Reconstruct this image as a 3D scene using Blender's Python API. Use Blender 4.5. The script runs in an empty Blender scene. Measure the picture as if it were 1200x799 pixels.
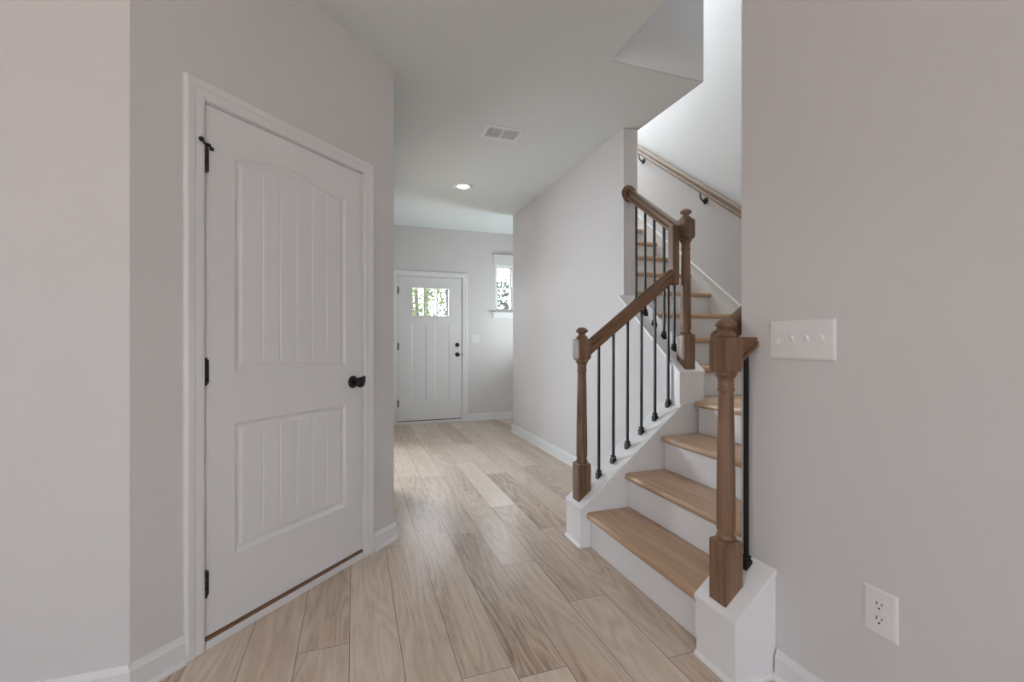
import bpy, bmesh, math, random
from mathutils import Vector, Matrix
random.seed(7)
C = bpy.context.scene.collection
sc = bpy.context.scene
R = math.radians

# ------------------------------------------------------------------ camera
cam = bpy.data.objects.new('camera', bpy.data.cameras.new('camera'))
C.objects.link(cam)
cam.location = (0, 0, 1.175)
cam.rotation_euler = (R(90), 0, R(-19.24))
cam.data.sensor_width = 36.0
cam.data.sensor_fit = 'HORIZONTAL'
cam.data.lens = 530 / 1200 * 36
cam.data.clip_start = 0.02
sc.camera = cam

# ------------------------------------------------------------------ exposure
vs = sc.view_settings
vs.view_transform = 'Standard'
vs.look = 'None'
vs.gamma = 1.0
vs.use_curve_mapping = False
vs.exposure = 0.0

# ------------------------------------------------------------------ sky and daylight
W = bpy.data.worlds.new('sky')
sc.world = W
W.use_nodes = True
bg = W.node_tree.nodes['Background']
# bright hazy sky, brightest over the street in front of the house (+Y)
wt = W.node_tree
w_co = wt.nodes.new('ShaderNodeTexCoord')
w_sp = wt.nodes.new('ShaderNodeSeparateXYZ')
w_mr = wt.nodes.new('ShaderNodeMapRange')
w_mr.interpolation_type = 'SMOOTHSTEP'
w_mr.inputs['From Min'].default_value = -0.2
w_mr.inputs['From Max'].default_value = 0.9
w_mr.inputs['To Min'].default_value = 4.65
w_mr.inputs['To Max'].default_value = 20.0
wt.links.new(w_co.outputs['Generated'], w_sp.inputs[0])
wt.links.new(w_sp.outputs['Y'], w_mr.inputs['Value'])
wt.links.new(w_mr.outputs['Result'], bg.inputs['Strength'])
# blue sky above the horizon, sunlit ground of warmer colour below it


def w_mix(f, a, b_):
    o = wt.nodes.new('ShaderNodeMix')
    o.data_type = 'RGBA'
    wt.links.new(f, o.inputs[0])
    for k, v in ((6, a), (7, b_)):
        if isinstance(v, tuple):
            o.inputs[k].default_value = (*v, 1)
        else:
            wt.links.new(v, o.inputs[k])
    return o.outputs[2]


def w_range(sock, lo, hi):
    o = wt.nodes.new('ShaderNodeMapRange')
    o.inputs['From Min'].default_value = lo
    o.inputs['From Max'].default_value = hi
    wt.links.new(sock, o.inputs['Value'])
    return o.outputs['Result']


back_col = w_mix(w_range(w_sp.outputs['Z'], -0.25, 0.35), (1.10, 0.93, 0.81), (0.82, 0.92, 1.13))
wt.links.new(w_mix(w_range(w_sp.outputs['Y'], -0.3, 0.3), back_col, (0.89, 0.95, 1.04)), bg.inputs['Color'])


def area(name, loc, rot, sx, sy, power, col):
    l = bpy.data.lights.new(name, 'AREA')
    l.shape = 'RECTANGLE'
    l.size, l.size_y = sx, sy
    l.energy = power
    l.color = col
    o = bpy.data.objects.new(name, l)
    o.location = loc
    o.rotation_euler = [R(a) for a in rot]
    C.objects.link(o)
    return o


def spot(name, loc, power, col, angle=150, blend=0.8, radius=0.07):
    l = bpy.data.lights.new(name, 'SPOT')
    l.energy = power
    l.color = col
    l.spot_size = R(angle)
    l.spot_blend = blend
    l.shadow_soft_size = radius
    o = bpy.data.objects.new(name, l)
    o.location = loc
    C.objects.link(o)
    return o


# daylight through the windows of the room behind the camera
area('back_window_skylight', (-1.2, -4.30, 1.50), (48, 0, 0), 3.5, 1.8, 8, (0.70, 0.87, 1.10))
area('low_back_fill', (-0.2, -4.36, 1.0), (90, 0, 0), 1.6, 1.1, 9, (0.66, 0.86, 1.20))  # added low bluish fill for the lower walls; no door there
# daylight from the front room beside the entrance
area('front_room_daylight', (-2.2, 6.40, 1.6), (90, 0, 180), 2.1, 1.6, 132, (0.85, 0.96, 1.08))
# added fill at the foyer side wall, tilted up to brighten the far ceiling
area('foyer_fill', (3.10, 5.72, 1.4), (128, 0, 88), 0.4, 1.3, 38, (0.84, 0.96, 1.0)).data.spread = R(145)
# daylight and lamps of the upper floor, falling down the stairwell
area('upper_floor_daylight', (2.5, 3.6, 5.80), (0, 0, 0), 0.8, 3.6, 50, (0.90, 1.0, 1.05))
# added fill high at the stairwell's end wall, evening out the outer wall
area('stairwell_fill', (2.5, 5.95, 4.6), (78, 0, 180), 0.85, 1.6, 150, (0.86, 0.97, 1.06))
# sun through the back windows, falling on the floor behind the viewpoint
sl = bpy.data.lights.new('sun', 'SUN')
sl.energy = 4.0
sl.angle = R(2)
sl.color = (1.0, 0.92, 0.84)
so = bpy.data.objects.new('sun', sl)
so.rotation_euler = Vector((0.25, 0.70, -0.70)).to_track_quat('-Z', 'Y').to_euler()
C.objects.link(so)
# ceiling downlights of the room behind the camera
for (x, y, e) in ((-1.6, -0.6, 9), (-1.6, -2.6, 10), (0.0, -2.6, 10)):
    spot('unseen_ceiling_spot', (x, y, 2.785), e, (1.0, 0.80, 0.62), 150, 0.8, 0.14)
spot('unseen_ceiling_spot', (0.30, 0.95, 2.785), 26, (1.0, 0.93, 0.86), 98, 0.7, 0.14)  # added spot above the view, brightens the near floor and lower walls

# ------------------------------------------------------------------ materials


def mat(name, col, rough=0.5, metal=0.0, spec=0.5):
    m = bpy.data.materials.new(name)
    m.use_nodes = True
    b = m.node_tree.nodes['Principled BSDF']
    b.inputs['Base Color'].default_value = (*col, 1)
    b.inputs['Roughness'].default_value = rough
    b.inputs['Metallic'].default_value = metal
    b.inputs['Specular IOR Level'].default_value = spec
    return m


class NT:
    def __init__(self, m):
        self.t = m.node_tree
        self.b = self.t.nodes['Principled BSDF']

    def n(self, typ, **kw):
        o = self.t.nodes.new(typ)
        for k, v in kw.items():
            setattr(o, k, v)
        return o

    def l(self, a, b):
        self.t.links.new(a, b)

    def math(self, op, a, b=None):
        o = self.n('ShaderNodeMath', operation=op)
        for i, v in enumerate((a, b)):
            if v is None:
                continue
            if isinstance(v, (int, float)):
                o.inputs[i].default_value = v
            else:
                self.l(v, o.inputs[i])
        return o.outputs[0]

    def mix(self, f, a, b):
        o = self.n('ShaderNodeMix', data_type='RGBA')
        for s, v in ((o.inputs[0], f), (o.inputs[6], a), (o.inputs[7], b)):
            if isinstance(v, (int, float)):
                s.default_value = v
            elif isinstance(v, tuple):
                s.default_value = (*v, 1)
            else:
                self.l(v, s)
        return o.outputs[2]

    def ramp(self, f, stops):
        o = self.n('ShaderNodeValToRGB')
        e = o.color_ramp.elements
        while len(e) < len(stops):
            e.new(0.5)
        for x, (p, c) in zip(e, stops):
            x.position = p
            x.color = (*c, 1)
        self.l(f, o.inputs[0])
        return o.outputs[0]


def paint(name, col, rough, bump=0.0):
    m = mat(name, col, rough, spec=0.35)
    t = NT(m)
    co = t.n('ShaderNodeTexCoord')
    ns = t.n('ShaderNodeTexNoise')
    ns.inputs['Scale'].default_value = 1.3
    ns.inputs['Detail'].default_value = 2
    t.l(co.outputs['Object'], ns.inputs['Vector'])
    c = t.mix(ns.outputs[0], tuple(x * 0.985 for x in col), tuple(min(1, x * 1.015) for x in col))
    t.l(c, t.b.inputs['Base Color'])
    if bump:
        n2 = t.n('ShaderNodeTexNoise')
        n2.inputs['Scale'].default_value = 260
        n2.inputs['Detail'].default_value = 2
        t.l(co.outputs['Object'], n2.inputs['Vector'])
        bp = t.n('ShaderNodeBump')
        bp.inputs['Strength'].default_value = bump
        bp.inputs['Distance'].default_value = 0.0006
        t.l(n2.outputs[0], bp.inputs['Height'])
        t.l(bp.outputs[0], t.b.inputs['Normal'])
    return m


M = {}
M['wall'] = paint('greige_wall_paint', (0.63, 0.608, 0.594), 0.75, 0.25)
M['ceil'] = paint('ceiling_paint', (0.73, 0.76, 0.745), 0.9, 0.3)
M['trim'] = paint('white_trim_paint', (0.72, 0.713, 0.705), 0.38)
M['trim_lifted'] = paint('white_trim_lightened', (0.79, 0.78, 0.77), 0.38)  # trim paint lightened for the stair, extra brightness put into the colour
M['black'] = mat('black_metal', (0.010, 0.010, 0.011), 0.45, 0.0, 0.35)
M['plastic'] = mat('white_plastic', (0.74, 0.72, 0.71), 0.35)
M['slot'] = mat('dark_slot', (0.02, 0.02, 0.02), 0.7)
M['bronze'] = mat('bronze_threshold', (0.20, 0.11, 0.06), 0.5)
M['vinyl'] = mat('white_vinyl', (0.80, 0.80, 0.80), 0.35)
M['lens'] = mat('lit_lens', (1, 1, 1), 0.5)
b = M['lens'].node_tree.nodes['Principled BSDF']
b.inputs['Emission Color'].default_value = (1, 0.93, 0.82, 1)
b.inputs['Emission Strength'].default_value = 6


def glass_mat():
    m = bpy.data.materials.new('clear_glass')
    m.use_nodes = True
    t = m.node_tree
    t.nodes.remove(t.nodes['Principled BSDF'])
    out = t.nodes['Material Output']
    tr = t.nodes.new('ShaderNodeBsdfTransparent')
    gl = t.nodes.new('ShaderNodeBsdfGlossy')
    gl.inputs['Roughness'].default_value = 0.02
    fr = t.nodes.new('ShaderNodeFresnel')
    fr.inputs['IOR'].default_value = 1.3
    mx = t.nodes.new('ShaderNodeMixShader')
    t.links.new(fr.outputs[0], mx.inputs[0])
    t.links.new(tr.outputs[0], mx.inputs[1])
    t.links.new(gl.outputs[0], mx.inputs[2])
    t.links.new(mx.outputs[0], out.inputs['Surface'])
    return m


M['glass'] = glass_mat()


def wood(name, axis, dark, light, rough=0.35, fine=1.0, spec=0.5):
    """solid wood with the grain running along one local axis"""
    m = mat(name, light, rough, spec=spec)
    t = NT(m)
    co = t.n('ShaderNodeTexCoord')
    oi = t.n('ShaderNodeObjectInfo')
    mp = t.n('ShaderNodeMapping')
    s = [38 * fine] * 3
    s[axis] = 2.2 * fine
    mp.inputs['Scale'].default_value = s
    add = t.n('ShaderNodeVectorMath', operation='ADD')
    t.l(co.outputs['Object'], add.inputs[0])
    cx = t.n('ShaderNodeCombineXYZ')
    r = t.math('MULTIPLY', oi.outputs['Random'], 3.0)
    for i in range(3):
        t.l(r, cx.inputs[i])
    t.l(cx.outputs[0], add.inputs[1])
    t.l(add.outputs[0], mp.inputs['Vector'])
    n1 = t.n('ShaderNodeTexNoise')
    n1.inputs['Scale'].default_value = 1.0
    n1.inputs['Detail'].default_value = 6
    n1.inputs['Roughness'].default_value = 0.62
    n1.inputs['Distortion'].default_value = 0.6
    t.l(mp.outputs[0], n1.inputs['Vector'])
    mp2 = t.n('ShaderNodeMapping')
    s2 = [7 * fine] * 3
    s2[axis] = 0.9 * fine
    mp2.inputs['Scale'].default_value = s2
    t.l(add.outputs[0], mp2.inputs['Vector'])
    n2 = t.n('ShaderNodeTexNoise')
    n2.inputs['Scale'].default_value = 1.0
    n2.inputs['Detail'].default_value = 2
    t.l(mp2.outputs[0], n2.inputs['Vector'])
    f = t.math('ADD', t.math('MULTIPLY', n1.outputs[0], 0.65), t.math('MULTIPLY', n2.outputs[0], 0.35))
    c = t.ramp(f, [(0.34, dark), (0.62, light)])
    t.l(c, t.b.inputs['Base Color'])
    bp = t.n('ShaderNodeBump')
    bp.inputs['Strength'].default_value = 0.06
    bp.inputs['Distance'].default_value = 0.001
    t.l(n1.outputs[0], bp.inputs['Height'])
    t.l(bp.outputs[0], t.b.inputs['Normal'])
    return m


M['newel'] = wood('stained_oak_upright', 2, (0.075, 0.038, 0.020), (0.245, 0.142, 0.086), 0.42, spec=0.35)
M['rail'] = wood('stained_oak_rail', 0, (0.075, 0.036, 0.017), (0.225, 0.122, 0.066), 0.42, spec=0.35)
M['tread'] = wood('tread_oak', 0, (0.39, 0.245, 0.145), (0.58, 0.40, 0.26), 0.36, 0.8)
M['wallrail'] = wood('pale_oak_rail', 0, (0.16, 0.105, 0.07), (0.29, 0.205, 0.145), 0.45)


def floor_mat():
    m = mat('plank_floor', (0.4, 0.3, 0.24), 0.32, spec=0.5)
    t = NT(m)
    co = t.n('ShaderNodeTexCoord')
    sp = t.n('ShaderNodeSeparateXYZ')
    t.l(co.outputs['Object'], sp.inputs[0])
    x, y = sp.outputs[0], sp.outputs[1]
    u = t.math('DIVIDE', t.math('SUBTRACT', x, 0.355 - 0.186 * 40), 0.186)
    row = t.math('FLOOR', u)
    fu = t.math('FRACT', u)
    wn = t.n('ShaderNodeTexWhiteNoise', noise_dimensions='1D')
    t.l(row, wn.inputs['W'])
    v = t.math('DIVIDE', t.math('ADD', t.math('ADD', y, 30.0), t.math('MULTIPLY', wn.outputs['Value'], 1.22)), 1.22)
    colm = t.math('FLOOR', v)
    fv = t.math('FRACT', v)
    cid = t.n('ShaderNodeCombineXYZ')
    t.l(row, cid.inputs[0])
    t.l(colm, cid.inputs[1])
    w2 = t.n('ShaderNodeTexWhiteNoise', noise_dimensions='2D')
    t.l(cid.outputs[0], w2.inputs['Vector'])
    tone = w2.outputs['Value']
    # seams
    e = t.math('MULTIPLY', t.math('MINIMUM', fu, t.math('SUBTRACT', 1.0, fu)), 0.186)
    g = t.math('MULTIPLY', t.math('MINIMUM', fv, t.math('SUBTRACT', 1.0, fv)), 1.22)
    seam = t.math('LESS_THAN', t.math('MINIMUM', e, g), 0.0013)
    # grain
    gx = t.n('ShaderNodeCombineXYZ')
    t.l(t.math('ADD', t.math('MULTIPLY', x, 1.0), t.math('MULTIPLY', tone, 37.0)), gx.inputs[0])
    t.l(t.math('MULTIPLY', y, 0.11), gx.inputs[1])
    t.l(t.math('MULTIPLY', tone, 11.0), gx.inputs[2])
    n1 = t.n('ShaderNodeTexNoise')
    n1.inputs['Scale'].default_value = 7.0
    n1.inputs['Detail'].default_value = 1.5
    n1.inputs['Distortion'].default_value = 0.35
    t.l(gx.outputs[0], n1.inputs['Vector'])
    # cathedral rings: contour lines of a stretched noise
    ring = t.math('FRACT', t.math('MULTIPLY', n1.outputs[0], 13.0))
    ring = t.math('ABSOLUTE', t.math('SUBTRACT', t.math('MULTIPLY', ring, 2.0), 1.0))
    n2 = t.n('ShaderNodeTexNoise')
    n2.inputs['Scale'].default_value = 75.0
    n2.inputs['Detail'].default_value = 4
    n2.inputs['Roughness'].default_value = 0.65
    t.l(gx.outputs[0], n2.inputs['Vector'])
    n3 = t.n('ShaderNodeTexNoise')
    n3.inputs['Scale'].default_value = 3.2
    n3.inputs['Detail'].default_value = 2
    t.l(gx.outputs[0], n3.inputs['Vector'])
    f = t.math('ADD', t.math('MULTIPLY', ring, 0.16), t.math('MULTIPLY', n2.outputs[0], 0.42))
    f = t.math('ADD', f, t.math('MULTIPLY', n3.outputs[0], 0.55))
    f = t.math('ADD', f, t.math('ADD', 0.03, t.math('MULTIPLY', t.math('SUBTRACT', tone, 0.5), 0.29)))
    c = t.ramp(f, [(0.26, (0.26, 0.172, 0.108)), (0.50, (0.54, 0.42, 0.322)), (0.78, (0.70, 0.59, 0.49))])
    c = t.mix(seam, c, (0.14, 0.10, 0.075))
    t.l(c, t.b.inputs['Base Color'])
    rr = t.math('ADD', 0.24, t.math('MULTIPLY', n2.outputs[0], 0.14))
    t.l(rr, t.b.inputs['Roughness'])
    bp = t.n('ShaderNodeBump')
    bp.inputs['Strength'].default_value = 0.35
    bp.inputs['Distance'].default_value = 0.0012
    hh = t.math('SUBTRACT', t.math('MULTIPLY', n2.outputs[0], 0.3), seam)
    t.l(hh, bp.inputs['Height'])
    t.l(bp.outputs[0], t.b.inputs['Normal'])
    return m


M['floor'] = floor_mat()

# ------------------------------------------------------------------ builders


class MB:
    def __init__(self):
        self.bm = bmesh.new()

    def box(self, x0, x1, y0, y1, z0, z1, bev=0.0, seg=2):
        r = bmesh.ops.create_cube(self.bm, size=1)
        vs_ = r['verts']
        for v in vs_:
            v.co = Vector((x0 + (v.co.x + .5) * (x1 - x0), y0 + (v.co.y + .5) * (y1 - y0), z0 + (v.co.z + .5) * (z1 - z0)))
        if bev:
            es = list({e for v in vs_ for e in v.link_edges})
            bmesh.ops.bevel(self.bm, geom=es, offset=bev, segments=seg, profile=0.5, affect='EDGES')
        return self

    def extr(self, pts, vec):
        """closed prism: polygon pts (3D) swept by vec"""
        vec = Vector(vec)
        a = [self.bm.verts.new(p) for p in pts]
        bq = [self.bm.verts.new(Vector(p) + vec) for p in pts]
        n = len(pts)
        self.bm.faces.new(a)
        self.bm.faces.new(list(reversed(bq)))
        for i in range(n):
            j = (i + 1) % n
            self.bm.faces.new((a[j], a[i], bq[i], bq[j]))
        return self

    def quad(self, *pts):
        self.bm.faces.new([self.bm.verts.new(p) for p in pts])
        return self

    def lathe(self, prof, n=24, cx=0, cy=0, smooth=True, axis='Z', o=(0, 0, 0)):
        """prof: list of (radius, height)"""
        rings = []
        o = Vector(o)

        def place(r, a, h):
            if axis == 'Z':
                return Vector((cx + r * math.cos(a), cy + r * math.sin(a), h)) + o
            if axis == 'Y':
                return Vector((r * math.cos(a), h, r * math.sin(a))) + o
            return Vector((h, r * math.cos(a), r * math.sin(a))) + o
        for r, h in prof:
            rings.append([self.bm.verts.new(place(r, 2 * math.pi * i / n, h)) for i in range(n)])
        for q in range(len(rings) - 1):
            for i in range(n):
                j = (i + 1) % n
                f = self.bm.faces.new((rings[q][i], rings[q][j], rings[q + 1][j], rings[q + 1][i]))
                f.smooth = smooth
        self.bm.faces.new(list(reversed(rings[0])))
        self.bm.faces.new(rings[-1])
        return self

    def loft(self, rings, smooth=False):
        vr = [[self.bm.verts.new(p) for p in r] for r in rings]
        n = len(vr[0])
        for q in range(len(vr) - 1):
            for i in range(n):
                j = (i + 1) % n
                f = self.bm.faces.new((vr[q][i], vr[q][j], vr[q + 1][j], vr[q + 1][i]))
                f.smooth = smooth
        self.bm.faces.new(list(reversed(vr[0])))
        self.bm.faces.new(vr[-1])
        return self

    def tube(self, pts, r, n=8):
        pts = [Vector(p) for p in pts]
        rings = []
        for i, p in enumerate(pts):
            d = (pts[min(i + 1, len(pts) - 1)] - pts[max(i - 1, 0)]).normalized()
            up = Vector((0, 0, 1)) if abs(d.z) < .95 else Vector((1, 0, 0))
            a = d.cross(up).normalized()
            bb = d.cross(a)
            rr = r[i] if isinstance(r, (list, tuple)) else r
            rings.append([p + rr * (math.cos(2 * math.pi * k / n) * a + math.sin(2 * math.pi * k / n) * bb) for k in range(n)])
        return self.loft(rings, True)

    def build(self, name, m, parent=None, bevel=0.0, loc=None, rot=None):
        bmesh.ops.recalc_face_normals(self.bm, faces=self.bm.faces)
        me = bpy.data.meshes.new(name)
        self.bm.to_mesh(me)
        self.bm.free()
        me.materials.append(m)
        o = bpy.data.objects.new(name, me)
        C.objects.link(o)
        if loc is not None:
            o.location = loc
        if rot is not None:
            o.rotation_euler = rot
        if parent is not None:
            o.parent = parent
        if bevel:
            bv = o.modifiers.new('bevel', 'BEVEL')
            bv.width = bevel
            bv.segments = 2
            bv.limit_method = 'ANGLE'
            bv.angle_limit = R(40)
        return o


def tag(o, label, cat, group=None, kind=None):
    o['label'] = label
    o['category'] = cat
    if group:
        o['group'] = group
    if kind:
        o['kind'] = kind
    return o


def empty(name, loc=(0, 0, 0), rz=0):
    o = bpy.data.objects.new(name, None)
    o.empty_display_size = 0.1
    C.objects.link(o)
    o.location = loc
    o.rotation_euler = (0, 0, rz)
    return o


def copy_tree(o, parent=None):
    c = o.copy()
    C.objects.link(c)
    if parent is not None:
        c.parent = parent
    for ch in o.children:
        copy_tree(ch, c)
    return c


def struct(o, label, cat):
    return tag(o, label, cat, kind='structure')


# ------------------------------------------------------------------ key dimensions
CZ = 2.80            # ceiling height
TOP = 5.85           # ceiling of the upper floor
FY = 6.51            # entrance wall
XR = 1.40            # right wall face
XH = 1.945           # hall wall face
XO = 2.98            # outer stair wall face
C0 = Vector((-0.7066, 1.8436, 0))      # corner where the angled wall starts
LD = 1.3146                            # length of the angled wall
SLOPE = 0.80
# inner faces of the two guard walls and of the wall beside the stair
YA0, YA1 = 2.286, 2.488
YC0, YC1 = 1.190, 1.385
YW = 1.345


def cap1(x):
    return 0.222 + SLOPE * (x - 1.21)


def cap2(y):
    return 0.985 + 0.79 * (y - 2.295)


# ------------------------------------------------------------------ shell
f = MB().box(-4.0, 3.25, -4.5, FY + 0.05, -0.05, 0).build('floor', M['floor'])
struct(f, 'greige wood plank floor running through the hall to the front door', 'floor')

m = MB()
m.box(-4.0, XR, -4.5, FY + .12, CZ, CZ + .12)
m.box(XR, 2.055, 2.292, FY + .12, CZ, CZ + .12)
m.box(2.055, 3.25, 5.53, FY + .12, CZ, CZ + .12)
struct(m.build('ceiling', M['ceil']), 'flat pale grey ceiling over the hall and room', 'ceiling')

m = MB().box(-4.0, C0.x, C0.y, C0.y + .12, 0, CZ)
struct(m.build('wall_left', M['wall']), 'warm lit greige wall at the left edge of the picture', 'wall')


def at_angle(o):
    o.location = C0
    o.rotation_euler = (0, 0, R(45))
    return o


m = MB()
m.box(0, .225, 0, .115, 0, CZ)
m.box(1.071, LD, 0, .115, 0, CZ)
m.box(.225, 1.071, 0, .115, 2.095, CZ)
o = at_angle(m.build('wall_angled', M['wall']))
struct(o, 'greige wall set at an angle around the closed panel door', 'wall')

# hall wall on the left, hidden behind the corner, with the opening to the front room
m = MB()
m.box(.108, .223, 2.80, 3.75, 0, CZ)
m.box(.108, .223, 5.35, FY, 0, CZ)
m.box(.108, .223, 3.75, 5.35, 2.35, CZ)
struct(m.build('wall_hall_left', M['wall']), 'hall wall behind the angled wall with an opening to the front room', 'wall')
m = MB()
m.box(-4.0, .108, 2.95, 3.05, 0, CZ)
struct(m.build('wall_front_room', M['wall']), 'rear wall of the front room', 'wall')

# entrance wall
m = MB()
m.box(-4.0, -3.3, FY, FY + .14, 0, CZ)
m.box(-3.3, -1.1, FY, FY + .14, 0, .75)
m.box(-3.3, -1.1, FY, FY + .14, 2.45, CZ)
m.box(-1.1, .562, FY, FY + .14, 0, CZ)
m.box(.562, 1.511, FY, FY + .14, 2.105, CZ)
m.box(1.511, 2.005, FY, FY + .14, 0, CZ)
m.box(2.005, 2.315, FY, FY + .14, 0, 1.61)
m.box(2.005, 2.315, FY, FY + .14, 2.33, CZ)
m.box(2.315, 3.25, FY, FY + .14, 0, CZ)
struct(m.build('wall_front', M['wall']), 'pale grey entrance wall around the white front door', 'wall')

# hall wall and the solid guard wall continuing it under the upper railing
m = MB()
poly = [(XH, 2.42, 0), (XH, 5.53, 0), (XH, 5.53, CZ), (XH, 2.98, CZ), (XH, 2.98, cap2(2.98) - .02), (XH, 2.42, cap2(2.42) - .02)]
m.extr(poly, (.122, 0, 0))
m.box(2.067, 3.25, 5.41, 5.53, 0, CZ)
struct(m.build('wall_hall_right', M['wall']), 'pale hall wall ending at the stairs, sloping down under the upper railing', 'wall')

m = MB()
m.box(XR, XR + .12, -4.5, YW, 0, CZ + .12)
struct(m.build('wall_right', M['wall']), 'plain greige wall filling the right edge of the picture', 'wall')
m = MB()
m.box(XR + .12, XO + .12, YW - .12, YW, 0, TOP)
m.box(XR, XR + .12, YW - .12, YW, CZ + .12, TOP)
struct(m.build('wall_stair_near', M['wall']), 'near side wall of the lower stair flight', 'wall')
m = MB()
m.box(XO, XO + .12, YW, 6.0, 0, TOP)
struct(m.build('wall_stair_outer', M['wall']), 'tall pale wall of the stairwell carrying the slim handrail', 'wall')
m = MB()
m.box(XR, 2.067, 2.28, 2.291, CZ, TOP)
m.box(2.056, 2.067, 2.291, 2.978, CZ, TOP)
m.box(XR - .12, XR, YW - .12, 2.40, CZ + .12, TOP)
m.box(1.947, 2.055, 2.292, 6.0, CZ + .121, TOP)
struct(m.build('wall_upper', M['wall']), 'upper floor wall above the hall ceiling beside the stairwell', 'wall')
m = MB()
m.box(1.947, XO + .12, 6.0, 6.12, CZ + .12, TOP)
struct(m.build('wall_upper_end', M['wall']), 'end wall of the stairwell on the upper floor', 'wall')
m = MB()
m.box(1.28, XO + .12, YW - .12, 6.12, TOP, TOP + .1)
struct(m.build('ceiling_stairwell', M['ceil']), 'ceiling high above the stairwell', 'ceiling')
m = MB().box(3.13, 3.25, 5.53, FY, 0, CZ)
struct(m.build('wall_foyer_right', M['wall']), 'side wall of the foyer behind the hall wall', 'wall')

# room behind the camera and front room: outer walls with window openings
m = MB()
m.box(-4.0, -3.0, -4.62, -4.5, 0, CZ)
m.box(.6, XR + .12, -4.62, -4.5, 0, CZ)
m.box(-3.0, .6, -4.62, -4.5, 0, .5)
m.box(-3.0, .6, -4.62, -4.5, 2.4, CZ)
struct(m.build('wall_back', M['wall']), 'window wall behind the viewpoint', 'wall')
m = MB()
m.box(-4.12, -4.0, -4.62, -2.4, 0, CZ)
m.box(-4.12, -4.0, 0, FY + .14, 0, CZ)
m.box(-4.12, -4.0, -2.4, 0, 0, .6)
m.box(-4.12, -4.0, -2.4, 0, 2.3, CZ)
struct(m.build('wall_far_left', M['wall']), 'window wall left of the viewpoint', 'wall')


def plain_window(name, w, z0, z1, cols, label, loc, rz):
    r = MB()
    for (a, b_, c, d) in ((-w / 2, w / 2, z0, z0 + .05), (-w / 2, w / 2, z1 - .05, z1)):
        r.box(a, b_, -.0, .06, c, d)
    for i in range(cols + 1):
        x = -w / 2 + i * w / cols
        r.box(max(x - .03, -w / 2), min(x + .03, w / 2), 0, .06, z0 + .05, z1 - .05)
    fr = r.build(name, M['vinyl'], loc=loc, rot=(0, 0, rz))
    struct(fr, label, 'window')
    MB().box(-w / 2 + .02, w / 2 - .02, .028, .032, z0 + .03, z1 - .03).build('pane', M['glass'], fr)
    return fr


plain_window('window_2', 3.6, .5, 2.4, 3, 'wide window in the wall behind the viewpoint', (-1.2, -4.52, 0), R(180))
plain_window('window_3', 2.4, .6, 2.3, 2, 'window in the wall left of the viewpoint', (-4.02, -1.2, 0), R(90))
plain_window('window_4', 2.2, .75, 2.45, 2, 'window of the front room', (-2.2, FY + .03, 0), 0)

# ------------------------------------------------------------------ baseboards
BH, BT = .10, .015


def base_profile(m, a, b_, n, h=BH, t=BT):
    """baseboard from a to b along the floor, n = direction out of the wall"""
    a, b_, n = Vector((*a, 0)), Vector((*b_, 0)), Vector((*n, 0))
    z = Vector((0, 0, 1))
    pts = [a, a + n * t, a + n * t + z * (h - .022), a + n * (t - .004) + z * (h - .016), a + n * (t * .45) + z * (h - .004), a + n * (t * .3) + z * h, a + z * h]
    m.extr(pts, b_ - a)
    q = [a + n * t, a + n * (t + .013), a + n * (t + .012) + z * .008, a + n * (t + .006) + z * .016, a + n * t + z * .018]
    m.extr(q, b_ - a)


m = MB()
base_profile(m, (-4, C0.y), (C0.x + .0062, C0.y), (0, -1))
struct(m.build('baseboard_left', M['trim']), 'white baseboard under the wall at the left edge', 'baseboard')
D45 = Vector((.70711, .70711))
N45 = (.70711, -.70711)


def s_at(s):
    return (C0.x + D45.x * s, C0.y + D45.y * s)


m = MB()
base_profile(m, s_at(-.0062), s_at(.163), N45)
base_profile(m, s_at(1.133), s_at(LD + .0062), N45)
struct(m.build('baseboard_angled', M['trim']), 'white baseboard on both sides of the angled panel door', 'baseboard')
m = MB()
base_profile(m, (.223, 2.770), (.223, 3.75), (1, 0))
struct(m.build('baseboard_hall_left', M['trim']), 'white baseboard of the hall wall behind the angled wall', 'baseboard')
m = MB()
base_profile(m, (1.579, FY), (2.9, FY), (0, -1))
struct(m.build('baseboard_front', M['trim']), 'white baseboard right of the front door', 'baseboard')
m = MB()
base_profile(m, (XH, 5.545), (XH, YA1 + .002), (-1, 0))
base_profile(m, (XH - .015, 5.53), (2.9, 5.53), (0, 1))
struct(m.build('baseboard_hall', M['trim']), 'white baseboard along the hall wall behind the railing', 'baseboard')
m = MB()
base_profile(m, (XR, -4.4), (XR, YC0 - .002), (-1, 0))
struct(m.build('baseboard_right', M['trim']), 'white baseboard under the right wall beside the stair end', 'baseboard')

# ------------------------------------------------------------------ angled panel door (door_1)


def casing(w0, w1, ztop, cw=.07, ct=.018, mat_=None, parent=None):
    """flat casing with a raised outer edge around an opening, wall plane y = 0, room on -y"""
    prof = [(0, 0), (0, .011), (.010, .014), (.034, .014), (.038, .017), (.060, .019), (.066, .017), (cw, .012), (cw, 0)]
    m = MB()
    # mitred sweep: left, top, right
    rings = []
    for (px, pz, kx, kz) in ((w0, 0, -1, 0), (w0, ztop, -1, 1), (w1, ztop, 1, 1), (w1, 0, 1, 0)):
        rings.append([Vector((px + kx * a, -t, pz + kz * a)) for a, t in prof])
    m.loft(rings)
    return m


def panel_loop(s0, s1, z0, z1, arch, off, y, n=16):
    a, b_ = s0 + off, s1 - off
    pts = [Vector((a, y, z0 + off)), Vector((b_, y, z0 + off))]
    for i in range(n + 1):
        s = b_ + (a - b_) * i / n
        q = (s - s0) / (s1 - s0) * 2 - 1
        pts.append(Vector((s, y, z1 - off + arch * (1 - q * q))))
    return pts


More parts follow.
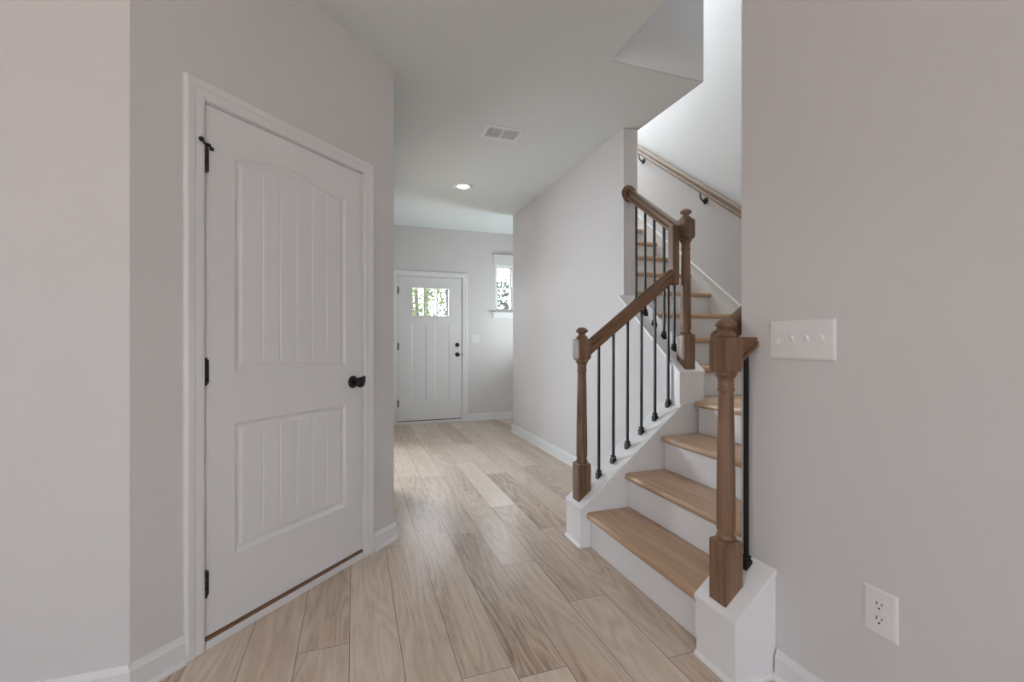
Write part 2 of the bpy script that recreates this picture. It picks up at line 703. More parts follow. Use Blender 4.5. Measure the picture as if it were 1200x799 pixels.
def panel_door(s0, s1, z0, z1, panels, thick=.035, groove=.0028):
    bm = bmesh.new()
    yf = 0.0

    def loopverts(pts):
        return [bm.verts.new(p) for p in pts]

    def edges(vs_):
        return [bm.edges.new((vs_[i], vs_[(i + 1) % len(vs_)])) for i in range(len(vs_))]
    outer = loopverts([(s0, yf, z0), (s1, yf, z0), (s1, yf, z1), (s0, yf, z1)])
    es = edges(outer)
    firsts = []
    for (a, b_, c, d, arch) in panels:
        l0 = loopverts(panel_loop(a, b_, c, d, arch, 0, yf))
        firsts.append((l0, (a, b_, c, d, arch)))
        es += edges(l0)
    bmesh.ops.triangle_fill(bm, use_beauty=True, use_dissolve=False, edges=es)
    for l0, (a, b_, c, d, arch) in firsts:
        # moulded edge: roll in, valley, rise to the field
        prev = l0
        for off, y in ((.006, .003), (.013, .009), (.024, .0095), (.034, .0045), (.040, .004)):
            cur = loopverts(panel_loop(a, b_, c, d, arch, off, yf + y))
            for i in range(len(cur)):
                j = (i + 1) % len(cur)
                bm.faces.new((prev[i], prev[j], cur[j], cur[i]))
            prev = cur
        # field with v grooves
        off, y = .040, yf + .004
        fa, fb = a + off, b_ - off
        nb = 6
        xs = []
        for k in range(nb + 1):
            x = fa + (fb - fa) * k / nb
            if 0 < k < nb:
                xs += [(x - .004, 0), (x, groove), (x + .004, 0)]
            else:
                xs.append((x, 0))
            if k < nb:
                w = (fb - fa) / nb
                xs += [(x + w * q, 0) for q in (.3, .5, .7)]
        bot, top = [], []
        for x, g in xs:
            q = (x - a) / (b_ - a) * 2 - 1
            bot.append(bm.verts.new((x, y + g, c + off)))
            top.append(bm.verts.new((x, y + g, d - off + arch * (1 - q * q))))
        for i in range(len(xs) - 1):
            bm.faces.new((bot[i], bot[i + 1], top[i + 1], top[i]))
    # sides and back
    back = loopverts([(s0, thick, z0), (s1, thick, z0), (s1, thick, z1), (s0, thick, z1)])
    for i in range(4):
        j = (i + 1) % 4
        bm.faces.new((outer[i], outer[j], back[j], back[i]))
    bm.faces.new(back)
    m = MB()
    m.bm.free()
    m.bm = bm
    return m


S0, S1 = .241, 1.055
slab = panel_door(S0, S1, .046, 2.080, [(.355, .945, .315, .845, 0.0), (.355, .945, 1.045, 1.915, .045)])
door1 = at_angle(slab.build('door_1', M['trim']))
struct(door1, 'white arched panel door with black knob in the angled wall', 'door')
MB_c = casing(S0 - .008, S1 + .008, 2.088)
MB_c.build('door_casing', M['trim'], door1)
m = MB()
m.box(.225, S0 - .003, -.002, .115, 0, 2.095)
m.box(S1 + .003, 1.071, -.002, .115, 0, 2.095)
m.box(S0 - .003, S1 + .003, -.002, .115, 2.083, 2.095)
m.box(S0 - .003, S0 + .012, .037, .075, .03, 2.083)
m.box(S1 - .012, S1 + .003, .037, .075, .03, 2.083)
m.box(S0 + .012, S1 - .012, .037, .075, 2.07, 2.083)
m.build('door_jamb', M['trim'], door1)
m = MB().box(S0 - .003, S1 + .003, -.012, .115, 0.0, .030)
m.build('door_sill', M['trim'], door1, bevel=.002)
m = MB().box(S0 - .002, S1 + .002, -.006, .110, .030, .043)
m.build('threshold', M['bronze'], door1)['label'] = 'bronze strip under the door'


def hinge(parent, x, z, h=.09, stop=False):
    m = MB()
    for k in range(5):
        a = z - h / 2 + k * h / 5
        m.lathe([(.0062, a + .0006), (.0062, a + h / 5 - .0006)], 12, x, -.008)
    m.lathe([(.0035, z + h / 2 - .001), (.0065, z + h / 2 + .002), (.0065, z + h / 2 + .005), (.003, z + h / 2 + .009)], 12, x, -.008)
    m.lathe([(.003, z - h / 2 - .008), (.006, z - h / 2 - .004), (.006, z - h / 2 - .001), (.0035, z - h / 2 + .001)], 12, x, -.008)
    m.box(x - .0015, x + .013, -.006, -.001, z - h / 2, z + h / 2)
    o = m.build('hinge', M['black'], parent)
    o['label'] = 'black hinge'
    if stop:
        s = MB()
        zt = z + h / 2 + .006
        s.box(x - .012, x + .012, -.020, .001, zt, zt + .006)
        s.tube([(x - .004, -.012, zt + .004), (x - .026, -.026, zt + .009)], .0042, 8)
        s.lathe([(.004, 0), (.009, .001), (.009, .007), (.005, .011)], 12, axis='Y', o=(x - .028, -.034, zt + .009))
        s.tube([(x + .004, -.012, zt + .004), (x + .020, -.014, zt - .006)], .004, 8)
        s.lathe([(.007, 0), (.008, .006), (.004, .010)], 12, axis='Y', o=(x + .020, -.016, zt - .008))
        s.build('door_stop', M['black'], o)
    return o


hinge(door1, S0 - .003, 1.868, stop=True)
hinge(door1, S0 - .003, 1.058)
hinge(door1, S0 - .003, .250)


def knob(parent, x, z, y0=0.0, name='door_knob'):
    m = MB()
    m.lathe([(.033, 0), (.033, -.003), (.030, -.008), (.022, -.011)], 28, axis='Y', o=(x, y0, z))
    m.lathe([(.011, -.008), (.010, -.030), (.014, -.036), (.024, -.042), (.0275, -.052), (.0265, -.060), (.020, -.067), (.006, -.069)], 28, axis='Y', o=(x, y0, z))
    o = m.build(name, M['black'], parent)
    o['label'] = 'round black knob'
    return o


knob(door1, .990, .958)
MB().box(S1 + .001, S1 + .014, -.014, -.001, .950, .985).build('strike_plate', M['black'], door1)['label'] = 'black strike plate'

# ------------------------------------------------------------------ front door (door_2)
X0, X1, DZ0, DZ1 = .581, 1.492, .050, 2.085
LX0, LX1, LZ0, LZ1 = .763, 1.31, 1.525, 1.94
m = MB()
yb = FY + .045
m.box(X0, LX0, FY + .002, yb, DZ0, DZ1)
m.box(LX1, X1, FY + .002, yb, DZ0, DZ1)
m.box(LX0, LX1, FY + .002, yb, LZ1, DZ1)
m.box(LX0, LX1, FY + .002, yb, 1.395, LZ0)
m.box(LX0, LX1, FY + .002, yb, DZ0, .325)
m.box(.978, 1.094, FY + .002, yb, .325, 1.395)
for a, b_ in ((LX0, .978), (1.094, LX1)):
    m.box(a, b_, FY + .009, yb - .008, .325, 1.395)
    # moulded inner edge of the panel
    m.extr([(a, FY + .002, .325), (a, FY + .009, .325), (a + .016, FY + .009, .325)], (0, 0, 1.07))
    m.extr([(b_, FY + .002, .325), (b_ - .016, FY + .009, .325), (b_, FY + .009, .325)], (0, 0, 1.07))
door2 = m.build('door_2', M['trim'])
struct(door2, 'white front door with three small panes at the hall end', 'door')
m = MB()
w3 = (LX1 - LX0) / 3
for k in (1, 2):
    x = LX0 + w3 * k
    m.box(x - .013, x + .013, FY + .006, yb - .004, LZ0, LZ1)
for (a, b_, c, d) in ((LX0, LX0 + .014, LZ0, LZ1), (LX1 - .014, LX1, LZ0, LZ1), (LX0 + .014, LX1 - .014, LZ0, LZ0 + .014), (LX0 + .014, LX1 - .014, LZ1 - .014, LZ1)):
    m.box(a, b_, FY - .006, FY + .02, c, d)
m.build('glazing_bars', M['trim'], door2)
for k in range(3):
    MB().box(LX0 + w3 * k + (.014), LX0 + w3 * (k + 1) - .014, FY + .024, FY + .028, LZ0 + .014, LZ1 - .014).build('pane', M['glass'], door2)
m = casing(X0 - .010, X1 + .010, 2.097, .075)
m.build('door_casing', M['trim'], door2, loc=(0, FY, 0))
m = MB()
m.box(.562, X0 - .003, FY, FY + .14, 0, 2.105)
m.box(X1 + .003, 1.511, FY, FY + .14, 0, 2.105)
m.box(X0 - .003, X1 + .003, FY, FY + .14, 2.089, 2.105)
m.box(X0 - .003, X0 + .012, FY + .047, FY + .08, .04, 2.089)
m.box(X1 - .012, X1 + .003, FY + .047, FY + .08, .04, 2.089)
m.box(X0 + .012, X1 - .012, FY + .047, FY + .08, 2.075, 2.089)
m.build('door_jamb', M['trim'], door2)
MB().box(.562, 1.511, FY - .012, FY + .14, 0, .036).build('door_sill', M['trim'], door2, bevel=.003)
MB().box(X0 - .002, X1 + .002, FY - .004, FY + .13, .036, .048).build('threshold', M['bronze'], door2)
for z in (1.885, 1.097, .297):
    h_ = hinge(door2, X0 - .003, z)
    h_.location = (0, FY, 0)
kb = knob(door2, 1.424, .978)
kb.location = (0, FY + .002, 0)
m = MB()
m.lathe([(.032, 0), (.032, -.006), (.028, -.014), (.012, -.018)], 24, axis='Y', o=(1.424, FY + .002, 1.118))
m.box(1.420, 1.428, FY - .034, FY - .012, 1.104, 1.132)
m.build('deadbolt', M['black'], door2)['label'] = 'round black deadbolt'
MB().box(X1 + .001, X1 + .010, FY - .012, FY + .001, .955, .985).build('strike_plate', M['black'], door2)

# ------------------------------------------------------------------ foyer window (window_1)
WX0, WX1, WZ0, WZ1 = 2.005, 2.315, 1.61, 2.33
m = MB()
m.box(WX0, WX0 + .035, FY + .03, FY + .11, WZ0, WZ1)
m.box(WX1 - .035, WX1, FY + .03, FY + .11, WZ0, WZ1)
m.box(WX0 + .035, WX1 - .035, FY + .03, FY + .11, WZ0, WZ0 + .025)
m.box(WX0 + .035, WX1 - .035, FY + .03, FY + .11, WZ1 - .03, WZ1)
win1 = m.build('window_1', M['vinyl'])
struct(win1, 'narrow white window beside the front door, half hidden by hall wall', 'window')


def sash(name, z0, z1, y, muntins):
    m = MB()
    a, b_ = WX0 + .036, WX1 - .036
    m.box(a, a + .016, y, y + .03, z0, z1)
    m.box(b_ - .016, b_, y, y + .03, z0, z1)
    m.box(a + .016, b_ - .016, y, y + .03, z0, z0 + .03)
    m.box(a + .016, b_ - .016, y, y + .03, z1 - .016, z1)
    if muntins:
        c = (a + b_) / 2
        m.box(c - .009, c + .009, y + .004, y + .024, z0 + .03, z1 - .016)
        zc = z0 + (z1 - z0) * .68
        m.box(a + .016, c - .009, y + .004, y + .026, zc - .010, zc + .010)
        m.box(c + .009, b_ - .016, y + .004, y + .026, zc - .010, zc + .010)
    s = m.build(name, M['vinyl'], win1)
    MB().box(a + .012, b_ - .012, y + .013, y + .016, z0 + .02, z1 - .012).build('pane', M['glass'], s)


sash('upper_sash', 1.965, WZ1 - .032, FY + .075, True)
sash('lower_sash', WZ0 + .027, 1.985, FY + .042, False)
m = MB()
m.box(WX0 - .03, WX1 + .03, FY - .020, FY, WZ1, WZ1 + .13)
m.box(WX0 - .045, WX1 + .045, FY - .030, FY, WZ1 + .13, WZ1 + .145)
m.build('head_casing', M['trim'], win1, bevel=.002)
m = MB()
m.box(WX0 - .055, WX1 + .055, FY - .045, FY + .03, WZ0 - .022, WZ0)
m.box(WX0 - .04, WX1 + .04, FY - .016, FY, WZ0 - .085, WZ0 - .022)
m.build('window_sill', M['trim'], win1, bevel=.002)

# ------------------------------------------------------------------ staircase
stair = empty('staircase', (1.21, 1.8, 0))
tag(stair, 'white staircase with oak treads turning left up from the hall floor', 'staircase')


def part(m, name, material, bevel=0.0):
    o = m.build(name, material, stair, bevel)
    o.matrix_parent_inverse = Matrix.Translation((-1.21, -1.8, 0))
    return o


def spart(m, name, material, loc, rz, bevel=0.0):
    o = m.build(name, material, stair, bevel, loc=loc, rot=(0, 0, rz))
    o.matrix_parent_inverse = Matrix.Translation((-1.21, -1.8, 0))
    return o


TT = .038


def tread_mesh(length, depth):
    """board with a bullnose front, grain along local x, front at y = 0, top at z = 0"""
    prof = []
    for k in range(9):
        a = R(90 + 180 * k / 8)
        prof.append((TT / 2 * (1 + math.cos(a)) * .8, -TT / 2 + TT / 2 * math.sin(a)))
    prof = [(y, z) for y, z in prof]
    pts = [Vector((0, y, z)) for y, z in prof] + [Vector((0, depth, -TT)), Vector((0, depth, 0))]
    m = MB()
    m.extr(pts, (length, 0, 0))
    return m


NX, RUN, RISE = 1.245, .2525, .20
g = .002
for k in range(1, 4):
    x = NX + RUN * (k - 1)
    # local x runs towards -Y, local y towards +X
    spart(tread_mesh(YA0 - YC1 - 2 * g, RUN + .028), 'tread', M['tread'], (x, YA0 - g, RISE * k), R(-90))
    part(MB().box(x + .030, x + .046, YC1 + g, YA0 - g, RISE * (k - 1) + (.001), RISE * k - TT - .0005), 'riser', M['trim_lifted'])
    part(MB().box(x + .020, x + .0295, YC1 + g, YA0 - g, RISE * k - TT - .012, RISE * k - TT - .0005), 'cove_moulding', M['trim_lifted'])
# landing
x = NX + RUN * 3
YL = 2.45
spart(tread_mesh(YA0 - g - YW - .004, XO - .017 - x), 'landing', M['tread'], (x, YA0 - g, RISE * 4), R(-90))['label'] = 'square oak landing'
part(MB().box(2.09, XO - .018, YA0 - .0015, YL, RISE * 4 - TT, RISE * 4), 'landing_strip', M['tread'])
part(MB().box(x + .030, x + .046, YC1 + g, YA0 - g, RISE * 3 + .001, RISE * 4 - TT - .0005), 'riser', M['trim_lifted'])
part(MB().box(x + .020, x + .0295, YC1 + g, YA0 - g, RISE * 4 - TT - .012, RISE * 4 - TT - .0005), 'cove_moulding', M['trim_lifted'])
UX0, UX1 = 2.09, XO - .018
R2, RUN2 = .199, .25
for k in range(5, 16):
    y = 2.42 + RUN2 * (k - 5)
    z = RISE * 4 + R2 * (k - 4)
    spart(tread_mesh(UX1 - UX0, RUN2 + .028), 'tread', M['tread'], (UX0, y, z), 0)
    part(MB().box(UX0, UX1, y + .030, y + .046, z - R2 + .001, z - TT - .0005), 'riser', M['trim_lifted'])

# guard wall of the lower flight, hall side, with its cap
WB = .006


def knee(y0, y1, xe, hang, name):
    m = MB()
    a, b_ = 1.21 + WB, xe
    m.extr([(a, y0 + hang, 0), (b_, y0 + hang, 0), (b_, y0 + hang, cap1(b_) - .016), (a, y0 + hang, cap1(a) - .016)], (0, y1 - y0 - 2 * hang, 0))
    return part(m, name, M['trim_lifted'])


knee(YA0, YA1, XH - .001, WB, 'guard_wall')
m = MB()
xe = XH - .02
m.extr([(1.21, YA0, cap1(1.21) - .018), (1.21, YA0, cap1(1.21)), (xe, YA0, cap1(xe)), (2.085, YA0, cap1(xe)), (2.085, YA0, cap1(xe) - .018), (xe + .008, YA0, cap1(xe) - .018)], (0, .012, 0))
m.extr([(1.21, YA0 + .012, cap1(1.21) - .018), (1.21, YA0 + .012, cap1(1.21)), (1.899, YA0 + .012, cap1(1.899)), (1.899, YA0 + .012, cap1(1.899) - .018)], (0, YA1 - YA0 - .012, 0))
part(m, 'guard_wall_cap', M['trim_lifted'], .002)
# near guard wall at the right wall
knee(YC0, YC1, XR - .001, WB, 'guard_wall')
m = MB()
xe = XR - .001
m.extr([(1.21, YC0, cap1(1.21) - .018), (1.21, YC0, cap1(1.21)), (xe, YC0, cap1(xe)), (xe, YC0, cap1(xe) - .018)], (0, YC1 - YC0, 0))
part(m, 'guard_wall_cap', M['trim_lifted'], .002)
# skirt continuing along the near wall
m = MB()
m.extr([(XR, YW + .001, 0), (2.0, YW + .001, 0), (2.0, YW + .001, cap1(2.0)), (XR, YW + .001, cap1(XR))], (0, YC1 - YW - .002, 0))
part(m, 'skirt_board', M['trim_lifted'])
# pilaster below the corner newel and sloping cap of the upper guard wall
m = MB()
PX0, PX1, PY0, PY1 = 1.902, 2.087, 2.300, 2.418
m.extr([(PX0, PY0, 0), (PX0, PY1, 0), (PX0, PY1, cap2(PY1) - .019), (PX0, PY0, cap2(PY0) - .019)], (PX1 - PX0, 0, 0))
part(m, 'pilaster', M['trim_lifted'])
m = MB()
m.extr([(1.896, 2.293, cap2(2.293) - .018), (1.896, 2.293, cap2(2.293)), (1.896, 2.978, cap2(2.978)), (1.896, 2.978, cap2(2.978) - .018)], (.197, 0, 0))
part(m, 'guard_wall_cap', M['trim_lifted'], .002)
# skirt on the outer wall
m = MB()


def skz(y):
    return 1.449 + .785 * (y - 2.866)


ys = 2.30
m.extr([(XO - .001, ys, .802), (XO - .001, 5.3, skz(5.3) - .45), (XO - .001, 5.3, skz(5.3)), (XO - .001, ys, skz(ys))], (-.015, 0, 0))
m.extr([(XO - .001, 1.36, .802), (XO - .001, ys, .802), (XO - .001, ys, .93), (XO - .001, 1.36, .93)], (-.015, 0, 0))
m.extr([(XO - .001, ys, skz(ys)), (XO - .001, 5.3, skz(5.3)), (XO - .001, 5.3, skz(5.3) + .018), (XO - .001, ys, skz(ys) + .018)], (-.024, 0, 0))
part(m, 'skirt_board', M['trim_lifted'])
# shoe moulding round the guard wall ends and first riser
m = MB()


def shoe(a, b_, n):
    a, b_, n = Vector((*a, 0)), Vector((*b_, 0)), Vector((*n, 0))
    z = Vector((0, 0, 1))
    m.extr([a, a + n * .012, a + n * .011 + z * .008, a + n * .006 + z * .014, a + z * .016], b_ - a)


for a, b_, n in (((1.216, YA0 + .006), (1.216, YA1 - .006), (-1, 0)), ((1.216, YC0 + .006), (1.216, YC1 - .006), (-1, 0)), ((1.21, YC0 + .006), (XR, YC0 + .006), (0, -1))):
    m = MB()
    shoe(a, b_, n)
    part(m, 'shoe_moulding', M['trim_lifted'])

# ------------------------------------------------------------------ railings
NW = .040     # half width of a newel


def sq(h, z, c=0.0):
    """square ring, optionally with cut corners"""
    if c <= 0:
        c = .0006
    p = [(h, -h + c), (h, h - c), (h - c, h), (-h + c, h), (-h, h - c), (-h, -h + c), (-h + c, -h), (h - c, -h)]
    return [Vector((x, y, z)) for x, y in p]


def newel(parent, loc, along):
    """turned newel on a sloping cap; origin at the cap under the newel's axis"""
    m = MB()

    def bottom(v):
        s = v.x if along == 'x' else v.y
        return Vector((v.x, v.y, SLOPE * s - .0005 + .0012))
    r0 = [bottom(v) for v in sq(NW, 0, .003)]
    m.loft([r0, sq(NW, .182, .002), sq(NW - .003, .188, .003), sq(NW - .008, .191, .006)])
    m.lathe([(.031, .190), (.0335, .197), (.0335, .202), (.030, .207), (.0285, .214), (.0320, .226), (.0322, .30), (.0310, .42),
             (.0290, .56), (.0265, .68), (.0255, .712), (.0255, .722), (.0295, .727), (.0295, .734), (.0265, .738), (.0265, .742),
             (.0285, .746), (.0265, .750), (.0275, .766), (.0310, .775), (.0360, .780), (.0370, .786), (.0370, .793), (.033, .796)], 28)
    m.loft([sq(NW - .008, .790, .018), sq(NW - .002, .796, .012), sq(NW, .803, .007), sq(NW, .810, .002), sq(NW, .906, .002), sq(NW, .911, .006), sq(NW - .003, .918, .010)])
    o = m.build('newel_post', M['newel'], parent, loc=loc)
    fz = MB().lathe([(.030, .9175), (.0345, .920), (.0345, .926), (.030, .933), (.022, .938), (.0195, .943), (.020, .949), (.026, .953), (.0345, .957),
                     (.0365, .962), (.0350, .968), (.029, .976), (.018, .983), (.004, .986)], 28)
    fz.build('finial', M['newel'], o)
    return o


RAILP = [(0, 0), (.0275, 0), (.0285, .004), (.0285, .016), (.0235, .020), (.0215, .026), (.0215, .034), (.0255, .040), (.0275, .047), (.0270, .056), (.0220, .064), (.0120, .0695), (0, .071)]


def rail_mesh(length, ca=0.0, cb=0.0):
    """handrail along local x; ca / cb shear the ends so they stand plumb"""
    ring = [(y, z) for y, z in RAILP] + [(-y, z) for y, z in reversed(RAILP[1:-1])]
    m = MB()
    a = [Vector((z * ca, y, z)) for y, z in ring]
    b_ = [Vector((length + z * cb, y, z)) for y, z in ring]
    m.loft([a, b_])
    return m


def rail_between(parent, p, q, material=None, name='handrail', plumb=True):
    """p, q: bottom centre line end points"""
    p, q = Vector(p), Vector(q)
    d = q - p
    L = d.length
    yaw = math.atan2(d.y, d.x)
    pit = math.atan2(d.z, math.hypot(d.x, d.y))
    t = math.tan(pit) if plumb else 0
    o = rail_mesh(L, t, t).build(name, material or M['rail'], parent, loc=p, rot=(0, -pit, yaw))
    return o


def baluster(parent, x, y, z0, z1, slope, along):
    m = MB()
    h = .0065
    m.extr([(-h, -h, 0), (h, -h, 0), (h, h, 0), (-h, h, 0)], (0, 0, z1 - z0))
    o = m.build('baluster', M['black'], parent, loc=(x, y, z0))
    s = MB()
    w = .0145

    def ring(hw, z, tilt):
        pts = [(-hw, -hw), (hw, -hw), (hw, hw), (-hw, hw)]
        return [Vector((a, b_, z + tilt * (a if along == 'x' else b_))) for a, b_ in pts]
    s.loft([ring(w, .0012, slope), ring(w, .020, 0), ring(w * .82, .026, 0), ring(w * .62, .030, 0), ring(w * .85, .034, 0), ring(w * .85, .038, 0), ring(w * .55, .042, 0)])
    s.build('baluster_shoe', M['black'], o)
    return o


rail_a = empty('stair_railing', (1.27, 2.387, cap1(1.27)))
tag(rail_a, 'long stained oak railing with black balusters climbing from hall side newel', 'railing')
rail_a_off = Matrix.Translation(-rail_a.location)


def adopt(o, off):
    o.matrix_parent_inverse = off
    return o


YA = (YA0 + YA1) / 2
adopt(newel(rail_a, (1.27, YA, cap1(1.27)), 'x'), rail_a_off)
adopt(newel(rail_a, (1.99, 2.350, cap2(2.350)), 'y'), rail_a_off)


def r1(x):
    return 1.147 + .768 * (x - 1.384)


def r2(y):
    return 1.957 + .73 * (y - 2.558)


adopt(rail_between(rail_a, (1.311, YA, r1(1.311)), (1.901, YA, r1(1.901))), rail_a_off)
# upright easing at the corner newel
m = MB()
m.box(1.900, 1.9485, YA - .028, YA + .022, r1(1.901) - .012, 1.908, .004)
eas = m.build('handrail_easing', M['newel'], rail_a)
adopt(eas, rail_a_off)
eas['label'] = 'upright piece joining the lower handrail to the corner newel'
adopt(rail_between(rail_a, (1.99, 2.391, r2(2.391)), (1.99, 2.960, r2(2.960))), rail_a_off)
ro = MB()
ro.lathe([(.066, 0), (.066, -.006), (.060, -.012), (.050, -.016), (.047, -.019)], 36, axis='Y')
rs = ro.build('rosette', M['rail'], rail_a, loc=(1.990, 2.979, r2(2.970) + .045))
adopt(rs, rail_a_off)
rs['label'] = 'round oak rosette on the wall end'
for k in range(6):
    x = 1.384 + .1001 * k
    adopt(baluster(rail_a, x, YA, cap1(x), r1(x) + .004, SLOPE, 'x'), rail_a_off)
for y in (2.461, 2.564, 2.670, 2.775, 2.885):
    adopt(baluster(rail_a, 1.99, y, cap2(y), r2(y) + .004, .79, 'y'), rail_a_off)

YC = 1.290
rail_c = empty('stair_railing', (1.27, YC, cap1(1.27)))
tag(rail_c, 'short oak newel railing with one black baluster against right wall', 'railing')
off_c = Matrix.Translation(-rail_c.location)
adopt(newel(rail_c, (1.27, YC, cap1(1.27)), 'x'), off_c)
m = MB()
za, zb = r1(1.311), r1(1.397)
zt = 1.189
m.extr([(1.311, YC - .0285, za), (1.397, YC - .0285, zb), (1.397, YC - .0285, zb + .018), (1.311, YC - .0285, za + .018)], (0, .057, 0))
m.extr([(1.311, YC - .0220, za + .018), (1.397, YC - .0220, zb + .018), (1.397, YC - .0220, zt), (1.311, YC - .0220, zt)], (0, .044, 0))
st = m.build('handrail', M['rail'], rail_c, bevel=.003)
adopt(st, off_c)
adopt(rail_between(rail_c, (1.322, 1.395, 1.126), (2.02, 1.395, 1.126 + .74 * .698)), off_c)
adopt(baluster(rail_c, 1.365, YC, cap1(1.365), r1(1.365) + .004, SLOPE, 'x'), off_c)

# wall handrail on the outer stair wall
wr = empty('wall_handrail', (2.915, 2.4, 1.88))
tag(wr, 'slim pale oak handrail on black brackets along the stairwell wall', 'handrail')
off_w = Matrix.Translation(-wr.location)
PA, PB = Vector((2.915, 2.30, 1.775)), Vector((2.915, 5.0, 3.835))
adopt(rail_between(wr, PA, PB, M['wallrail'], 'rail', False), off_w)
dW = (PB - PA).normalized()
for y in (3.26, 4.18, 4.92, 2.42):
    tt = (y - PA.y) / dW.y
    p = PA + dW * tt
    m = MB()
    m.lathe([(.030, 0), (.030, -.005), (.020, -.009)], 20, axis='X', o=(XO - .0005, p.y, p.z - .075))
    m.tube([(XO - .006, p.y, p.z - .075), (XO - .035, p.y, p.z - .078), (XO - .058, p.y, p.z - .055), (2.915, p.y, p.z - .006)], [.009, .008, .007, .006], 10)
    m.extr([(2.915 - .012, p.y - .03, p.z - .03 * dW.z / dW.y - .004), (2.915 + .012, p.y - .03, p.z - .03 * dW.z / dW.y - .004), (2.915 + .012, p.y + .03, p.z + .03 * dW.z / dW.y - .004), (2.915 - .012, p.y + .03, p.z + .03 * dW.z / dW.y - .004)], (0, 0, .003))
    br = m.build('bracket', M['black'], wr)
    br['label'] = 'black rail bracket'
    adopt(br, off_w)

# ------------------------------------------------------------------ wall plates
# local frame: plate in the xz plane, room on -y


def wallplate(w, h, t=.006):
    rings = []
    for dx, y in ((0, 0), (0, -t * .5), (.004, -t * .85), (.009, -t)):
        a, b_ = w / 2 - dx, h / 2 - dx
        rings.append([Vector((-a, y, -b_)), Vector((a, y, -b_)), Vector((a, y, b_)), Vector((-a, y, b_))])
    return MB().loft(rings)


def switch(name, gangs, loc, rz, w, h, label, ups, material):
    e = empty(name, loc, rz)
    tag(e, label, 'light switch')
    wallplate(w, h).build('plate', material, e)
    pitch = .046 * (w / (.046 * gangs + .024)) if gangs > 1 else 0
    for k in range(gangs):
        x = (k - (gangs - 1) / 2) * pitch
        m = MB()
        m.box(x - .0052, x + .0052, -.0072, -.0061, -.0125, .0125)
        z = .004 if ups[k] else -.004
        d = 1 if ups[k] else -1
        m.loft([[Vector((x - .0042, -.0062, z - d * .009)), Vector((x + .0042, -.0062, z - d * .009)), Vector((x + .0042, -.0062, z + d * .006)), Vector((x - .0042, -.0062, z + d * .006))],
                [Vector((x - .0036, -.019, z + d * .007)), Vector((x + .0036, -.019, z + d * .007)), Vector((x + .0036, -.017, z + d * .013)), Vector((x - .0036, -.017, z + d * .013))]])
        tg = m.build('toggle', material, e)
        for zz in (-.030, .030):
            MB().lathe([(.0034, -.0061), (.0034, -.0068), (.002, -.0072)], 10, axis='Y', o=(x, 0, zz)).build('screw', material, e)
    return e


# right wall faces -X: local -y must point to -X, so rotate by -90 degrees
switch('light_switch', 4, (XR - .0005, 1.1005, 1.179), R(-90), .235, .132, 'four toggle light switch plate on the right wall beside the newel', [0, 1, 1, 1], M['plastic'])
switch('light_switch', 2, (1.690, FY - .0005, 1.205), 0, .122, .122, 'small white light switch on the far wall right of front door', [1, 1], M['plastic'])

ou = empty('electrical_outlet', (XR - .0005, .859, .411), R(-90))
tag(ou, 'white duplex electrical outlet low on the right wall', 'outlet')
wallplate(.0885, .132).build('plate', M['plastic'], ou)
for zc in (.0205, -.0205):
    pts = []
    for k in range(24):
        a = 2 * math.pi * k / 24
        x, z = .0178 * math.cos(a), .0178 * math.sin(a)
        pts.append(Vector((x, -.0060, zc + max(-.0142, min(.0142, z)))))
    m = MB()
    m.extr(pts, (0, -.0022, 0))
    rc = m.build('receptacle', M['plastic'], ou, bevel=.0006)
    m = MB()
    m.box(-.0078, -.0050, -.0086, -.0080, zc + .001, zc + .0095)
    m.box(.0050, .0078, -.0086, -.0080, zc + .002, zc + .0090)
    m.lathe([(.0028, -.0080), (.0028, -.0086)], 12, axis='Y', o=(0, 0, zc - .0075))
    s_ = m.build('slots', M['slot'], rc)
    s_['label'] = 'dark plug slots'
MB().lathe([(.0034, -.0059), (.0034, -.0068), (.002, -.0072)], 12, axis='Y').build('screw', M['plastic'], ou)

# ------------------------------------------------------------------ ceiling vent and downlight
vx, vy, vw, vh = 1.09, 3.366, .304, .218
ve = empty('ceiling_vent', (vx, vy, CZ))
tag(ve, 'white louvred air vent in the hall ceiling', 'vent')
m = MB()
a, b_, fw = vw / 2, vh / 2, .030
for (x0, x1, y0, y1) in ((-a, a, -b_, -b_ + fw), (-a, a, b_ - fw, b_), (-a, -a + fw, -b_ + fw, b_ - fw), (a - fw, a, -b_ + fw, b_ - fw), (-.009, .009, -b_ + fw, b_ - fw)):
    m.box(x0, x1, y0, y1, -.009, -.0005)
m.build('frame', M['vinyl'], ve, bevel=.003)
nsl = 9
for side in (-1, 1):
    xa, xb = (.009, a - fw) if side > 0 else (-a + fw, -.009)
    m = MB()
    for k in range(nsl):
        y = -b_ + fw + (k + .5) * (vh - 2 * fw) / nsl
        m.extr([(xa, y - .0074, -.0062), (xa, y - .0072, -.0074), (xa, y + .0074, -.0046), (xa, y + .0072, -.0034)], (xb - xa, 0, 0))
    m.build('louvres', M['vinyl'], ve)
MB().box(-a + fw * .5, a - fw * .5, -b_ + fw * .5, b_ - fw * .5, -.0006, -.0002).build('duct', mat('grey_duct', (.62, .64, .68), .6), ve)

lx, ly = 1.0775, 4.649
le = empty('recessed_downlight', (lx, ly, CZ))
tag(le, 'glowing round recessed downlight in the hall ceiling', 'ceiling light')
MB().lathe([(.060, -.0005), (.104, -.0005), (.105, -.004), (.100, -.010), (.080, -.013), (.066, -.008), (.060, -.0055)], 40).build('trim_ring', M['vinyl'], le)
MB().lathe([(.0590, -.0066), (.0590, -.0057)], 40).build('lens', M['lens'], le)
spot('hall_downlight_beam', (lx, ly, CZ - .016), 5, (1.0, 0.90, 0.78), 150, .8, .06)

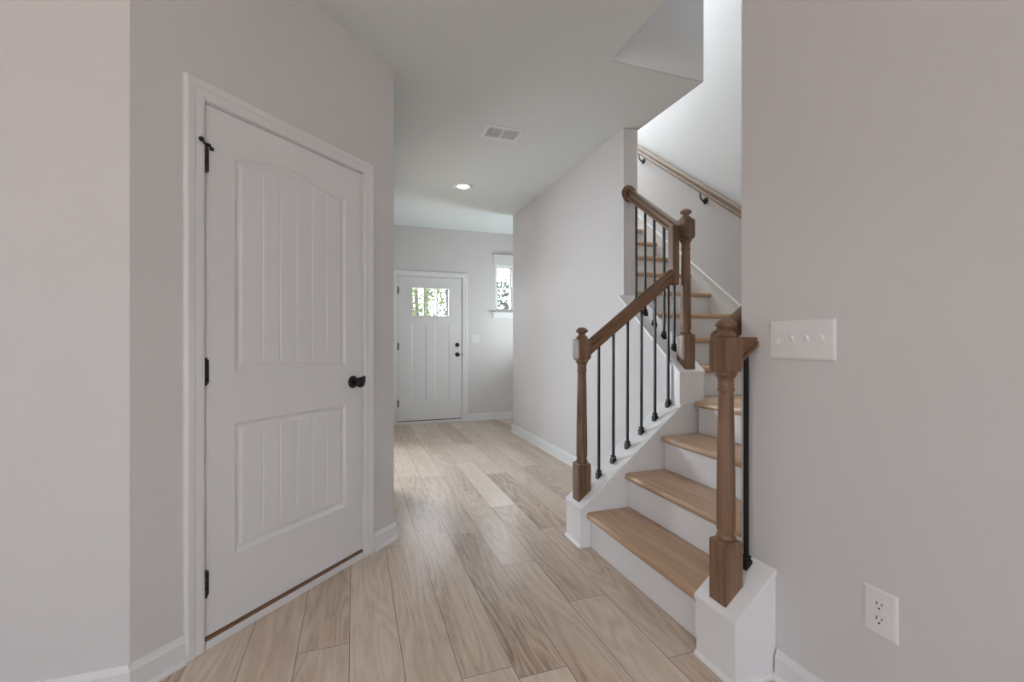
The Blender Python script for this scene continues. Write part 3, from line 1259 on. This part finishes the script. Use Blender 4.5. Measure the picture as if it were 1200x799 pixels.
# ------------------------------------------------------------------ outdoors, seen through the panes
ground_bounce = mat('pale_bounce_ground', (.50, .49, .46), .9)  # ground colour lightened to bounce daylight up to the ceilings
gr = MB().box(-14, 18, FY + .3, 40, -.35, -.25).build('ground', ground_bounce)
struct(gr, 'ground outside the front door, made pale to bounce light inside', 'ground')
barks = mat('bark', (.075, .070, .070), .9)
leafs = [mat('leaf_green', (.09, .13, .035), .8), mat('leaf_yellow', (.20, .16, .05), .8), mat('leaf_dark', (.045, .065, .05), .8)]


def tree(x, y, h, crown, n, lm, label, low=.35):
    t_ = empty('tree', (x, y, -.25))
    tag(t_, label, 'tree', 'trees outside the front door')
    m = MB()
    m.tube([(0, 0, 0), (.05, 0, h * .3), (-.04, .03, h * .6), (.02, 0, h)], [h * .016, h * .013, h * .010, h * .004], 8)
    for k in range(7):
        a = random.uniform(0, 6.28)
        z = h * random.uniform(.3, .85)
        L = crown * random.uniform(.5, .9)
        m.tube([(0, 0, z), (L * .5 * math.cos(a), L * .5 * math.sin(a), z + L * .25), (L * math.cos(a), L * math.sin(a), z + L * .6)], [h * .006, h * .004, h * .002], 5)
    m.build('trunk', barks, t_)
    m = MB()
    for k in range(n):
        a = random.uniform(0, 6.28)
        r = crown * math.sqrt(random.random())
        z = h * random.uniform(low, 1.05)
        c = Vector((r * math.cos(a), r * math.sin(a), z))
        s = random.uniform(.05, .11)
        u = Vector((random.gauss(0, 1), random.gauss(0, 1), random.gauss(0, 1))).normalized()
        w = u.cross(Vector((random.gauss(0, 1), random.gauss(0, 1), random.gauss(0, 1)))).normalized()
        m.bm.faces.new([m.bm.verts.new(c + q) for q in (u * s, w * s * .5, -u * s, -w * s * .5)])
    m.build('foliage', lm, t_)


tree(2.05, 16.0, 6.0, 1.0, 1500, leafs[0], 'slender green tree seen through the left door pane', .28)
tree(3.35, 22.3, 7.5, 1.1, 1500, leafs[1], 'yellowing tree seen through the middle door pane', .25)
tree(3.65, 18.5, 6.5, 1.1, 1700, leafs[2], 'dark green tree seen through the right door pane', .25)
tree(3.05, 25.8, 8.0, 1.2, 1500, leafs[0], 'tall green tree far behind the other trees outside', .2)
tree(4.36, 13.0, 3.05, .85, 1500, leafs[2], 'bushy dark tree seen through the foyer window', .2)
